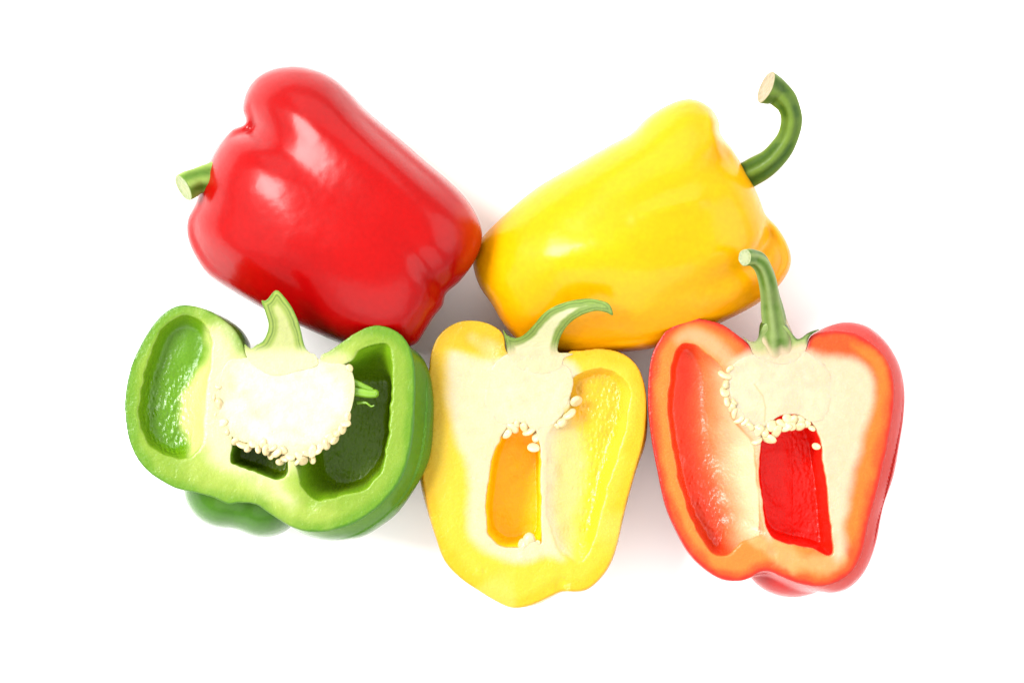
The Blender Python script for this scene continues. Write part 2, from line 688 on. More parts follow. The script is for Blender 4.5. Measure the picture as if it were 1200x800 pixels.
def put_seeds(fr, parent, spots, zc):
    r = np.random.RandomState(11)
    for i, sp in enumerate(spots):
        x, y, rad = sp[0], sp[1], sp[2]
        dz = sp[3] if len(sp) > 3 else -rad * 0.35
        o = link("seed", SEEDS[i % 3], parent)
        p = fr.to(np.array([[x, y, zc + dz]]))[0]
        o.location = p
        o.rotation_euler = (r.uniform(-0.9, 0.9), r.uniform(-0.9, 0.9), sp[4] if len(sp) > 4 else r.uniform(0, 6.28))
        rad *= 1.28 * r.uniform(0.82, 1.2)
        o.scale = (rad, rad * r.uniform(0.85, 1.0), rad * r.uniform(0.9, 1.3))


# ------------------------------------------------------------------ half pepper
def half_pepper(fr, root, A, B, D, zc, cavs, colour_cut, colour_cav, colour_skin, skin_mat, flesh_mat,
                wall=14, boxy=1.9, h=1.2, flare=45, lumps=(), dents=(), blister=None, sinks=()):
    PA, PB = smooth_poly(A, 5), smooth_poly(B, 5)
    allp = np.concatenate([PA, PB])
    x0, y0 = allp.min(0) - 7
    x1, y1 = allp.max(0) + 7
    for lp in lumps:
        x0, x1 = min(x0, lp[0] - lp[3] - 6), max(x1, lp[0] + lp[3] + 6)
        y0, y1 = min(y0, lp[1] - lp[4] - 6), max(y1, lp[1] + lp[4] + 6)
    g = Grid2(x0, y0, x1, y1, h)
    sA, sB = g.sd(PA), g.sd(PB)
    uA, uB = poisson(sA, h), poisson(sB, h)
    n1 = g.noise(26, 3)
    c = np.full(g.X.shape, -5.0)
    Dout = D * np.sqrt(np.clip(box_profile(uB, boxy), 0, 1))
    tmax = np.zeros(g.X.shape)
    for k, cv in enumerate(cavs):
        s0 = g.sd(smooth_poly(cv['p0'], 5)) + g.noise(3.0, 40 + k) * 0.5 + g.noise(9, 50 + k) * 0.8
        s0 = s0 - (2.5 if cv.get('lin') else 0.8)
        s1 = g.sd(smooth_poly(cv['p1'], 5))
        d0, d1 = np.maximum(0, -s0), np.maximum(0, s1)
        t = d0 / (d0 + d1 + 1e-3)
        t = np.where(s0 < 0, t, 0)
        if cv.get('lin'):
            prof = np.sin(t * math.pi / 2) ** 1.25
        else:
            prof = np.sin(t * math.pi / 2) ** 0.9
        dep = cv['d'] * prof * (1 + 0.06 * n1) + (g.noise(5, 60 + k) * 0.5) * (t > 0.15)
        if cv.get('ridges'):
            for ln, amp, wd in cv['ridges']:
                dl, _ = dist_line(ln, g.X, g.Y)
                dep = dep - amp * np.exp(-(dl / wd) ** 2) * (t > 0) * sst(0, 0.5, t)
        dep = gblur(dep, 2.0 if cv.get('lin') else 1.0)
        dep = dep * sst(0, 5.0 if cv.get('lin') else 3.0, -s0)
        lim = np.maximum(Dout - wall, 0)
        dep = np.minimum(dep, lim)
        cc = np.where(s0 < 0, np.maximum(dep, 0.0), -s0 * 0.9 - 0.0)
        cc = np.where(s0 < 0, cc, np.maximum(-s0, -5))
        c = np.maximum(c, cc)
        tmax = np.maximum(tmax, t)
    face = g.noise(12, 70) * 0.22 + g.noise(4, 71) * 0.14       # the knife leaves the face slightly uneven
    for (x, y, r, dd) in dents:
        face = face + dd * np.exp(-((g.X - x) ** 2 + (g.Y - y) ** 2) / (r * r))
    for pl in sinks:                                             # bed in which the core or stem base sits
        face = face + 3.5 * sst(3.5, 9.0, -g.sd(smooth_poly(pl, 5)))
    cface = np.maximum(c, face)
    ax, ay, az = volume_axes(x0, x1, y0, y1, -4, D + 4, h)     # third axis is depth below the cut
    lx, ly = len(ax), len(ay)
    tr = lambda Am: Am.T[:lx, :ly][:, :, None].astype(np.float32)
    Z = az[None, None, :].astype(np.float32)
    s = np.clip(Z / flare, 0, 1)
    s = (s * (2 - s)).astype(np.float32)
    nzo = (n1 * 0.012).astype(np.float64)
    U = tr(uA) * (1 - s) + tr(uB) * s + tr(nzo) * s
    U = np.where(U > 0, 1 - (1 - np.clip(U, 0, 1)) ** boxy, U * boxy)
    F = ((np.maximum(Z, 0) / D) ** 2.2 - U) * (D * 0.5)
    for (lx_, ly_, lz_, rx, ry, rz) in lumps:
        E = ((ax[:, None, None] - lx_) / rx) ** 2 + ((ay[None, :, None] - ly_) / ry) ** 2 + ((Z - lz_) / rz) ** 2
        E = ((np.sqrt(E) - 1) * min(rx, ry, rz)).astype(np.float32)
        kk = 12.0
        hh = np.clip(0.5 + 0.5 * (F - E) / kk, 0, 1)
        F = F * (1 - hh) + E * hh - kk * hh * (1 - hh)
    gy, gx = np.gradient(cface, h)
    norm = np.sqrt(1 + gx * gx + gy * gy)
    G = (tr(cface) - Z) / tr(norm)
    skin_side = F > G
    F = np.maximum(F, G)
    V, Q = surface_nets(F, (ax[0], ay[0], az[0]), h)
    V = laplace(V, Q, 2, 0.45)
    x, y, d = V[:, 0], V[:, 1], V[:, 2]
    cf = g.samp(cface, x, y)
    onflesh = np.abs(d - cf) / g.samp(norm, x, y) < 1.5
    incav = sst(0.8, 3.5, cf) * onflesh
    tv = g.samp(tmax, x, y)
    sdA = g.samp(sA, x, y)
    fl = colour_cut(x, y, -sdA, d)
    cvc = colour_cav(x, y, -sdA, d, tv)
    cols = mix(fl, cvc, incav)
    sk = colour_skin(x, y, d)
    cols = np.where(onflesh[:, None], cols, sk)
    bl = (blister(x, y, tv) if blister else tv) * incav
    Vw = V.copy()
    Vw[:, 2] = zc - d
    # flip winding twice: depth runs down and y runs down
    fm = onflesh[Q].mean(1) >= 0.5
    Vl = fr.to(Vw)
    for nm, msk, mat in (("flesh", fm, flesh_mat), ("skin", ~fm, skin_mat)):
        used, q = compact(V, Q, msk)
        cc = cols[used]
        if nm == "skin":
            cc = sk[used]
        me = mesh_from(nm, Vl[used], q, mat, {'blister': bl[used]}, cc)
        link(nm, me, root)
    return g


def pith_patch(poly):
    return Patch(poly, 24, 1.5, 77, 60)


def soft_mask(poly, x, y, soft, n=4):
    return 1 - sst(-soft, soft, sdf_poly(smooth_poly(poly, n), x, y))


class Patch:
    """soft polygon mask with a wandering edge, sampled from a grid"""
    def __init__(s, poly, soft, jit=2.0, seed=1, pad=40):
        P = smooth_poly(poly, 4)
        x0, y0 = P.min(0) - pad
        x1, y1 = P.max(0) + pad
        s.g = Grid2(x0, y0, x1, y1, 1.5)
        sd = s.g.sd(P) + s.g.noise(8, seed) * jit + s.g.noise(2.5, seed + 1) * jit * 0.35
        s.m = 1 - sst(-soft, soft, sd)

    def __call__(s, x, y):
        return s.g.samp(s.m, x, y)


BIG = Grid2(120, 50, 1100, 730, 2.0)
NZ_A, NZ_B, NZ_C = BIG.noise(24, 91), BIG.noise(8, 92), BIG.noise(3, 93)
nzA = lambda x, y: BIG.samp(NZ_A, x, y)
nzB = lambda x, y: BIG.samp(NZ_B, x, y)
nzC = lambda x, y: BIG.samp(NZ_C, x, y)

# ================================================================== GREEN HALF
ZG = 172.0
fg = Frame(325, 490, ZG)
g_root = thing("green_pepper_half", "halved green bell pepper showing pale core, seeds and dark hollow, left of the front row", "bell pepper", fg.root_loc, "halved bell peppers lying cut side up")
A = [(289, 416), (284, 402), (275, 387), (262, 375), (247, 365), (230, 359), (214, 357), (200, 361), (187, 371), (175, 386), (164, 405), (155, 425), (149, 447), (146, 470), (147, 492), (151, 515), (160, 536), (173, 552), (190, 564), (208, 573), (228, 577), (250, 583), (267, 591), (281, 589), (300, 591), (312, 599), (326, 608), (342, 617), (360, 622), (380, 622), (402, 617), (424, 607), (448, 588), (467, 564), (478, 535), (483, 505), (485, 475), (486, 445), (484, 420), (477, 400), (465, 387), (448, 380), (432, 381), (416, 389), (400, 400), (386, 410), (375, 416), (372, 428), (350, 440), (310, 435), (294, 428)]
B = [(292, 414), (291, 402), (282, 386), (266, 373), (248, 364), (230, 359), (214, 360), (200, 366), (187, 377), (176, 391), (165, 409), (157, 428), (151, 448), (148, 470), (149, 492), (153, 515), (162, 535), (175, 550), (190, 560), (208, 568), (230, 572), (255, 578), (280, 582), (300, 588), (318, 600), (334, 615), (348, 626), (362, 632), (382, 635), (404, 634), (424, 631), (443, 621), (467, 602), (491, 566), (503, 538), (508, 500), (509, 465), (503, 432), (490, 412), (470, 403), (448, 402), (430, 406), (412, 414), (396, 424), (380, 430), (360, 440), (330, 448), (305, 440)]
cav_L = dict(p0=[(212, 371), (196, 381), (184, 397), (176, 418), (169, 440), (165, 465), (164, 490), (170, 511), (182, 525), (198, 534), (215, 538), (230, 533), (238, 515), (240, 485), (244, 455), (248, 425), (247, 395), (238, 379), (225, 371)],
             p1=[(206, 386), (194, 398), (185, 420), (177, 445), (173, 470), (173, 492), (178, 508), (190, 519), (204, 524), (208, 500), (204, 475), (211, 450), (222, 430), (234, 405), (228, 388)], d=25, lin=True)
cav_R = dict(p0=[(411, 424), (424, 408), (440, 401), (454, 404), (460, 426), (459, 452), (455, 492), (453, 525), (450, 543), (440, 560), (424, 573), (402, 578), (388, 583), (370, 584), (354, 570), (349, 550), (347, 520), (350, 480), (375, 445), (400, 430)],
             p1=[(432, 449), (455, 449), (452, 492), (449, 525), (444, 540), (434, 555), (420, 567), (400, 572), (392, 570), (382, 558), (376, 540), (376, 515), (386, 490), (396, 466), (412, 450)], d=80, lin=True)
cav_M = dict(p0=[(272, 524), (270, 541), (278, 546), (300, 553), (322, 561), (334, 556), (337, 538), (336, 505), (300, 495), (276, 505)],
             p1=[(277, 526), (275, 538), (282, 542), (302, 548), (322, 555), (330, 552), (332, 536), (331, 508), (300, 500), (281, 510)], d=62)

g_cream = Patch([(240, 395), (262, 385), (290, 420), (372, 420), (412, 430), (415, 480), (400, 520), (345, 548), (330, 562), (345, 590), (325, 582), (300, 562), (262, 548), (240, 520), (228, 500), (228, 470), (236, 440), (244, 420)], 16, 2.5, 5)
g_mid = Patch([(225, 378), (262, 378), (286, 412), (345, 420), (372, 424), (405, 402), (420, 400), (415, 440), (415, 490), (380, 545), (345, 560), (362, 590), (385, 600), (340, 605), (310, 585), (262, 570), (225, 550), (225, 500)], 20, 4, 6)
c_g_edge, c_g_rim, c_g_fl, c_g_cream = lin(84, 146, 10), lin(128, 184, 24, 0.56), lin(160, 200, 52, 0.57), lin(242, 242, 182, 0.64)


def green_cut(x, y, e, d):
    n = len(x)
    w = 30 * 0.55
    c = mix(col_fill(n, c_g_edge), col_fill(n, c_g_rim), sst(1.0, 3.2, e + nzC(x, y) * 0.3))
    c = mix(c, col_fill(n, c_g_fl), sst(5, 17, e + nzB(x, y) * 2))
    c = mix(c, col_fill(n, c_g_rim), 0.35 * sst(0.2, 1.5, nzA(x, y)))
    c = mix(c, col_fill(n, lin(204, 226, 96)), g_mid(x, y) * 0.8)
    c = mix(c, col_fill(n, c_g_cream), g_cream(x, y))
    return c


g_Lpale = Patch([(244, 378), (243, 420), (226, 440), (214, 462), (209, 490), (218, 512), (226, 536), (250, 540), (262, 470), (262, 390)], 9, 2.0, 8)


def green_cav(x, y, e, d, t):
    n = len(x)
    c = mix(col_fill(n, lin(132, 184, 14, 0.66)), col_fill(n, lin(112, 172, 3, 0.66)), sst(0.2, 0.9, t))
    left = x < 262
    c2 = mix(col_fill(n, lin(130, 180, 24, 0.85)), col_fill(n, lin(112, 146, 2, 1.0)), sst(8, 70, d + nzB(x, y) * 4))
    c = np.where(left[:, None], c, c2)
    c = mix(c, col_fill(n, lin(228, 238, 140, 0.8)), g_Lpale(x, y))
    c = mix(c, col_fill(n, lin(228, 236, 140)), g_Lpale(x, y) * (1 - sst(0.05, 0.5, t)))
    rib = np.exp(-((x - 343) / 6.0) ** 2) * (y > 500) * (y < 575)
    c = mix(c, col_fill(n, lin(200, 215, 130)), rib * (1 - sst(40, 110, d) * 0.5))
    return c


def green_skin(x, y, d):
    n = len(x)
    c = mix(col_fill(n, lin(96, 146, 24, 0.75)), col_fill(n, lin(74, 130, 22, 0.75)), sst(0, 30, d + nzA(x, y) * 6))
    c = mix(c, col_fill(n, lin(120, 100, 25)), 0.35 * sst(0.6, 1.8, nzA(x + 40, y)))
    return c


core_g = [(290, 418), (268, 422), (258, 440), (255, 465), (258, 490), (268, 508), (282, 517), (302, 521), (322, 528), (346, 535), (370, 528), (390, 515), (405, 494), (413, 475), (416, 452), (412, 434), (404, 427), (385, 424), (372, 420), (330, 412)]
stem_g = [(325, 341), (332, 344), (344, 360), (352, 380), (357, 404), (363, 413), (370, 416), (372, 428), (352, 434), (322, 440), (300, 430), (289, 417), (287, 403), (294, 408), (301, 404), (310, 398), (316, 382), (313, 366), (309, 353), (315, 352)]
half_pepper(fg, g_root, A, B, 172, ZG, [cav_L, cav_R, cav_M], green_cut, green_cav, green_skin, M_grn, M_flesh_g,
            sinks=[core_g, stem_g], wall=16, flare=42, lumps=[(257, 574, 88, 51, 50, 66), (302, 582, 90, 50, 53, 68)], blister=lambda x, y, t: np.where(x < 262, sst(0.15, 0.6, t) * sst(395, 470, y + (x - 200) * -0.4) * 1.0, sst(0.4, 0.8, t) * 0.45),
            dents=[(268, 470, 5, 1.5), (300, 560, 8, 1.2), (362, 592, 9, 1.8)])



def core_colour_g(x, y, z, sd, cut):
    n = len(x)
    c = mix(col_fill(n, lin(246, 242, 190, 0.60)), col_fill(n, lin(255, 250, 218, 0.61)), sst(2, 22, -sd + nzB(x, y) * 3))
    c = c * (1 + 0.05 * nzC(x, y) + 0.04 * nzB(x, y) - 0.05 * sst(0.8, 2, nzA(x, y)))[:, None]
    c = mix(c, col_fill(n, lin(215, 225, 120)), sst(-5, -16, z))
    return c


pillow_part("core", fg, g_root, M_flesh_g, core_g, 52, ZG + 0.25, core_colour_g, a=1.6, h=1.0)


def stem_colour_g(x, y, z, sd, cut):
    n = len(x)
    e = -sd + nzC(x, y) * 0.35
    c = mix(col_fill(n, lin(120, 165, 45)), col_fill(n, lin(188, 212, 90)), sst(0.5, 3.0, e))
    c = mix(c, col_fill(n, lin(98, 140, 40)), 0.85 * np.exp(-((e - 5.2) / 0.9) ** 2))
    c = mix(c, col_fill(n, lin(150, 180, 80)), 0.7 * np.exp(-((e - 8.2) / 0.8) ** 2))
    c = mix(c, col_fill(n, lin(236, 240, 160)), sst(9, 14, e) * 0.8)
    c = mix(c, col_fill(n, c_g_cream * 1.05), sst(402, 417, y))
    return mix(col_fill(n, lin(70, 110, 25)), c, cut)


pillow_part("stem", fg, g_root, M_flesh_g, stem_g, 22, ZG + 1.1, stem_colour_g, ramp=lambda X, Y: 34 * sst(425, 340, Y) * (1 - sst(425, 340, Y) * 0.0), h=0.8)
put_seeds(fg, g_root, [(276, 517, 5), (284, 521, 5), (291, 524, 5.5), (297, 519, 5), (303, 525, 5), (308, 519, 5), (312, 526, 5.5), (319, 524, 5), (325, 530, 5.5), (331, 527, 5), (333, 537, 5, -4), (328, 541, 4.5, -8, 0.3), (340, 534, 5.5), (346, 541, 5, -5, 0.2), (350, 534, 5), (355, 539, 5.5, -5, 0.1), (360, 531, 5), (366, 529, 5.5), (372, 527, 5.5), (377, 521, 5), (382, 520, 5.5), (386, 513, 6), (392, 515, 5), (395, 506, 5.5), (401, 502, 5), (404, 495, 5), (407, 488, 5), (317, 533, 4.5, -9), (342, 545, 4, -12), (365, 538, 4.5, -12),
                       (256, 452, 5, -1.5), (252, 464, 5, -1.5), (257, 474, 5.5, -1.5), (254, 486, 5, -1.5), (260, 496, 5.5, -1.5), (265, 505, 5, -1.5), (410, 431, 4, 0)], ZG)


def peg(pts, rad, parent, fr, name="peg"):
    V, Q, A_, L_, P, Tn, R = sweep(pts, rad, 16, 5, 0.02)
    n = 16
    k = len(V) - n
    V = np.concatenate([V, P[-1:] + Tn[-1:] * rad[-1] * 0.5])
    tip = np.array([[k + j, k + (j + 1) % n, len(V) - 1, len(V) - 1] for j in range(n)])
    me = mesh_from(name, fr.to(V), flip_y(np.concatenate([Q, tip[:, :4]])), M_peg)
    return link(name, me, parent)


peg([(406, 456, ZG - 14), (420, 459, ZG - 12), (432, 461, ZG - 11), (440, 461, ZG - 11), (443.5, 461, ZG - 11)], [6.5, 6, 5.5, 5, 2.2], g_root, fg)
peg([(408, 446, ZG - 12), (420, 450, ZG - 9), (434, 456, ZG - 10), (437, 457, ZG - 10)], [4.5, 3.5, 2.6, 1.2], g_root, fg)
peg([(418, 472, ZG - 18), (428, 472, ZG - 14), (434, 476, ZG - 13), (438, 475, ZG - 12)], [2.4, 1.5, 1.1, 0.7], g_root, fg)

# ================================================================== YELLOW HALF
ZY = 128.0
fy = Frame(627, 550, ZY)
y_root = thing("yellow_pepper_half", "halved yellow bell pepper with orange hollow and curved stem, between the green and red halves", "bell pepper", fy.root_loc, "halved bell peppers lying cut side up")
A = [(594, 411), (591, 394), (584, 385), (570, 378), (554, 375), (540, 376), (526, 382), (514, 393), (506, 410), (503, 430), (501, 455), (498, 485), (495, 520), (495, 555), (501, 591), (510, 626), (521, 656), (539, 676), (562, 692), (582, 704), (598, 711), (612, 711), (628, 706), (645, 698), (659, 692), (680, 692), (694, 686), (710, 668), (721, 643), (732, 596), (743, 555), (753, 520), (757, 490), (757, 460), (750, 434), (738, 419), (722, 411), (702, 408), (682, 410), (668, 411), (658, 420), (640, 434), (612, 426)]
B = [(594, 420), (592, 402), (584, 389), (570, 380), (554, 378), (540, 379), (524, 386), (513, 398), (506, 414), (502, 434), (499, 460), (495, 490), (493, 520), (492, 555), (498, 591), (508, 627), (520, 658), (538, 678), (562, 694), (582, 706), (598, 713), (614, 713), (630, 710), (646, 702), (660, 695), (681, 695), (696, 688), (713, 669), (724, 643), (735, 596), (746, 555), (757, 520), (760, 490), (759, 460), (752, 436), (738, 422), (722, 415), (702, 413), (682, 415), (668, 417), (658, 427), (640, 445), (612, 438)]
yM = dict(p0=[(592, 502), (583, 520), (576, 541), (571, 577), (569, 610), (575, 630), (590, 640), (606, 640), (616, 634), (627, 634), (635, 637), (635, 610), (634, 577), (633, 540), (632, 515), (622, 490), (605, 484)],
          p1=[(597, 506), (590, 522), (583, 543), (578, 577), (576, 608), (581, 624), (592, 632), (606, 633), (620, 628), (628, 628), (632, 610), (631, 577), (630, 540), (628, 518), (619, 496), (606, 490)], d=70)
yR = dict(p0=[(668, 450), (676, 440), (690, 434), (706, 432), (722, 437), (733, 450), (738, 468), (734, 495), (724, 530), (713, 565), (704, 600), (694, 635), (682, 657), (666, 655), (650, 640), (642, 610), (640, 570), (639, 530), (641, 505), (655, 490), (668, 475)],
          p1=[(676, 456), (686, 446), (704, 441), (717, 446), (724, 462), (719, 492), (709, 525), (700, 560), (692, 595), (686, 620), (680, 600), (684, 560), (690, 520), (690, 490), (682, 472)], d=17, lin=True)
c_y_edge, c_y_rim, c_y_fl = lin(252, 182, 4, 0.66), lin(255, 204, 12, 0.66), lin(255, 216, 48, 0.66)
c_y_cream = lin(255, 234, 186, 0.60)
y_cream = Patch([(530, 410), (523, 430), (523, 462), (529, 490), (536, 516), (546, 540), (548, 572), (548, 610), (553, 632), (580, 652), (612, 658), (640, 650), (660, 655), (650, 620), (650, 500), (674, 470), (680, 440), (664, 424), (600, 412), (590, 418), (560, 420)], 8, 1.0, 12)
y_bulge = Patch([(500, 405), (520, 372), (560, 366), (598, 388), (597, 412), (575, 418), (552, 412), (530, 408)], 6, 1.0, 15)
y_left = Patch([(500, 400), (523, 412), (520, 460), (528, 490), (520, 500), (500, 520), (485, 520), (485, 410)], 10, 1, 16)


def yellow_cut(x, y, e, d):
    n = len(x)
    c = mix(col_fill(n, c_y_edge), col_fill(n, c_y_rim), sst(0.8, 3.2, e + nzC(x, y) * 0.3))
    c = mix(c, col_fill(n, c_y_fl), sst(5, 20, e + nzB(x, y) * 3))
    c = mix(c, col_fill(n, lin(255, 206, 40)), 0.5 * y_left(x, y))
    c = mix(c, col_fill(n, lin(255, 236, 110)), 0.5 * sst(0.5, 1.6, nzA(x, y + 30)) * sst(560, 620, y))
    c = mix(c, c_y_cream + nzC(x, y)[:, None] * 0.004, y_cream(x, y))
    c = mix(c, (light_core_y * np.ones((n, 1))) * (1 + 0.03 * nzC(x, y) + 0.025 * nzB(x, y))[:, None], y_cream(x, y) * pith_core_y(x, y))
    c = mix(c, col_fill(n, lin(255, 205, 20)), y_bulge(x, y) * 0.9)
    return c


y_rpale = Patch([(640, 500), (660, 488), (676, 500), (686, 520), (684, 560), (677, 600), (668, 645), (650, 650), (630, 600), (630, 520)], 12, 2.5, 18)


def yellow_cav(x, y, e, d, t):
    n = len(x)
    c = mix(col_fill(n, lin(255, 206, 54, 0.80)), col_fill(n, lin(254, 192, 34, 0.84)), sst(0.2, 0.9, t))
    c = mix(c, col_fill(n, lin(255, 214, 36, 0.8)), sst(480, 580, y))
    c = mix(c, col_fill(n, lin(254, 222, 138, 0.74)), y_rpale(x, y) * 0.85)
    c = mix(c, col_fill(n, c_y_cream), y_rpale(x, y) * (1 - sst(0.05, 0.5, t)))
    mid = (x < 637)
    cm = mix(col_fill(n, lin(255, 222, 130)), col_fill(n, lin(255, 202, 8, 1.4)), sst(1.5, 12, d))
    return np.where(mid[:, None], cm, c)


def yellow_skin(x, y, d):
    n = len(x)
    return mix(col_fill(n, lin(253, 192, 8)), col_fill(n, lin(250, 176, 4)), sst(0, 50, d))


core_y = [(596, 414), (578, 428), (570, 450), (568, 474), (577, 490), (590, 498), (603, 495), (614, 496), (628, 505), (645, 499), (656, 490), (664, 478), (669, 462), (672, 446), (666, 430), (650, 424), (622, 414)]
pith_core_y = pith_patch(core_y)
light_core_y = lin(255, 237, 192, 0.605)
stem_y = [(589, 385), (594, 392), (604, 396), (614, 392), (626, 380), (636, 368), (650, 359), (668, 353), (688, 350.5), (704, 353), (713, 358), (717, 370), (708, 366.5), (696, 365), (680, 370), (668, 378), (660, 388), (655, 400), (654, 412), (664, 413), (672, 415), (661, 420), (658, 430), (648, 436), (628, 438), (606, 430), (596, 418), (593, 402)]
half_pepper(fy, y_root, A, B, 128, ZY, [yM, yR], yellow_cut, yellow_cav, yellow_skin, M_yel, M_flesh_y, sinks=[core_y, stem_y], wall=14, flare=30,
            blister=lambda x, y, t: (x > 637) * sst(0.35, 0.8, t) * sst(0.0, 1.0, (x - 660) / 30) * 0.7,
            dents=[(562, 671, 7, -1.2), (567, 668, 3, 1.2), (572, 408, 16, 3.0), (552, 396, 9, 2.0), (660, 684, 9, 2.4), (640, 655, 7, 1.5), (612, 652, 5, -1.5), (580, 425, 4, 1.0)])


def core_colour_y(x, y, z, sd, cut):
    n = len(x)
    c = mix(c_y_cream[None] + np.zeros((n, 1)), col_fill(n, light_core_y), pith_core_y(x, y))
    c = c * (1 + 0.03 * nzC(x, y) + 0.025 * nzB(x, y))[:, None]
    return mix(col_fill(n, lin(255, 220, 120)), c, sst(-16, -5, z))


pillow_part("core", fy, y_root, M_flesh_y, core_y, 40, ZY + 0.25, core_colour_y, a=1.6, h=1.0)


def stem_colour_y(x, y, z, sd, cut):
    n = len(x)
    e = -sd + nzC(x, y) * 0.4
    c = mix(col_fill(n, lin(120, 160, 50)), col_fill(n, lin(172, 204, 92)), sst(0.3, 2.6, e))
    c = mix(c, col_fill(n, lin(100, 146, 50)), 0.8 * np.exp(-((e - 4.0) / 0.8) ** 2))
    c = mix(c, col_fill(n, lin(150, 182, 90)), 0.6 * np.exp(-((e - 7.0) / 0.9) ** 2))
    c = mix(c, col_fill(n, lin(248, 246, 200, 0.82)), sst(7.5, 11, e) * 0.85)
    c = mix(c, col_fill(n, c_y_cream), sst(394, 418, y + nzB(x, y) * 2 - np.abs(x - 628) * 0.1))
    return mix(col_fill(n, lin(95, 135, 35)), c, cut)


pillow_part("stem", fy, y_root, M_flesh_g, stem_y, 20, ZY + 0.5, stem_colour_y, ramp=lambda X, Y: 62 * sst(418, 352, Y), h=0.8)
put_seeds(fy, y_root, [(675, 470, 6.5, -2), (667, 485, 5.5, -3, 0.6), (659, 494, 5.5, -3, 0.9), (652, 499, 4, -3), (594, 508, 6, -3), (601, 501, 5.5, -3), (607, 496, 5, -2), (620, 505, 6.5, -3), (614, 500, 5, -2), (626, 524, 5.8, -5, 0), (629, 511, 5, -4), (620, 634, 8, -5), (612, 638, 5, -4), (628, 637, 5, -3)], ZY)

# ================================================================== RED HALF
ZR = 136.0
frd = Frame(908, 530, ZR)
r_root = thing("red_pepper_half", "halved red bell pepper with orange cut rim and hooked green stem, rightmost in front", "bell pepper", frd.root_loc, "halved bell peppers lying cut side up")
A = [(885, 417), (877, 403), (864, 392), (848, 380), (830, 374), (814, 372), (798, 376), (782, 386), (770, 402), (763, 420), (760, 444), (760, 480), (764, 516), (770, 548), (780, 592), (794, 624), (808, 648), (826, 666), (846, 678), (866, 680), (880, 676), (890, 670), (902, 669), (916, 675), (934, 682), (958, 686), (981, 681), (1000, 666), (1011, 642), (1017, 612), (1027, 575), (1039, 523), (1046, 482), (1047, 448), (1040, 424), (1024, 405), (1004, 392), (984, 388), (964, 389), (950, 394), (943, 410), (920, 422), (900, 424)]
B = [(885, 425), (884, 408), (872, 396), (852, 391), (832, 391), (812, 391), (797, 394), (782, 401), (770, 413), (764, 428), (760, 448), (759, 480), (763, 516), (770, 550), (780, 594), (794, 627), (808, 651), (826, 670), (846, 683), (866, 685), (880, 681), (890, 676), (902, 676), (916, 682), (934, 689), (958, 694), (980, 698), (1001, 693), (1020, 673), (1033, 637), (1040, 597), (1052, 560), (1060, 519), (1065, 490), (1067, 460), (1063, 434), (1054, 413), (1041, 395), (1021, 381), (998, 375), (980, 376), (961, 384), (948, 396), (942, 414), (920, 432), (900, 436)]
rL = dict(p0=[(807, 403), (795, 410), (788, 432), (784, 468), (784, 490), (789, 520), (797, 564), (805, 592), (815, 616), (826, 636), (839, 651), (854, 648), (868, 636), (884, 630), (897, 626), (893, 600), (888, 560), (885, 525), (875, 508), (862, 495), (854, 480), (849, 445), (843, 428), (826, 412)],
          p1=[(806, 408), (799, 414), (793, 434), (789, 468), (789, 490), (794, 520), (802, 560), (812, 592), (822, 615), (834, 633), (842, 640), (846, 622), (836, 590), (828, 555), (822, 520), (820, 485), (820, 450), (816, 420)], d=34, lin=True)
rM = dict(p0=[(896, 505), (892, 520), (891, 560), (895, 600), (903, 626), (923, 637), (950, 642), (966, 648), (975, 648), (975, 630), (970, 581), (963, 523), (955, 500), (940, 485), (915, 485)],
          p1=[(902, 508), (898, 522), (897, 560), (901, 600), (908, 620), (925, 630), (950, 635), (965, 640), (970, 641), (969, 625), (965, 581), (957, 525), (950, 505), (938, 492), (916, 492)], d=78)
c_r_edge, c_r_rim, c_r_fl, c_r_cream = lin(236, 40, 10), lin(250, 96, 18), lin(255, 150, 50), lin(255, 229, 188, 0.585)
r_cream = Patch([(885, 408), (856, 428), (852, 470), (880, 512), (888, 560), (896, 620), (905, 628), (920, 560), (960, 560), (976, 648), (985, 655), (992, 640), (989, 612), (994, 586), (1007, 532), (1020, 485), (1024, 456), (1019, 434), (1003, 421), (980, 417), (942, 412), (925, 400), (900, 400)], 8, 1.0, 22)
r_tl = Patch([(790, 395), (812, 386), (835, 395), (868, 425), (852, 432), (826, 408), (806, 398), (795, 404)], 7, 1.5, 25)
r_bot = Patch([(876, 632), (905, 630), (925, 641), (965, 652), (985, 640), (990, 660), (960, 672), (925, 664), (905, 655)], 6, 3, 27)
r_rim2 = Patch([(985, 620), (1000, 560), (1015, 500), (1028, 450), (1020, 425), (1000, 405), (1030, 420), (1040, 450), (1030, 520), (1010, 600), (1000, 640)], 7, 2, 28)


def red_cut(x, y, e, d):
    n = len(x)
    c = mix(col_fill(n, c_r_edge), col_fill(n, c_r_rim), sst(1.0, 7, e + nzC(x, y) * 0.6))
    c = mix(c, col_fill(n, c_r_fl), sst(6, 16, e + nzB(x, y) * 2) * sst(1000, 930, x + (y < 420) * 100) * 1.0)
    c = mix(c, col_fill(n, lin(255, 150, 40)), r_rim2(x, y) * 0.75)
    c = mix(c, col_fill(n, lin(255, 205, 150)), r_tl(x, y) * 0.75)
    c = mix(c, col_fill(n, lin(255, 198, 120)), r_bot(x, y) * 0.7)
    c = mix(c, c_r_cream + nzC(x, y)[:, None] * 0.004, r_cream(x, y))
    c = mix(c, (light_core_r * np.ones((n, 1))) * (1 + 0.03 * nzC(x, y) + 0.025 * nzB(x, y))[:, None], r_cream(x, y) * pith_core_r(x, y))
    return c


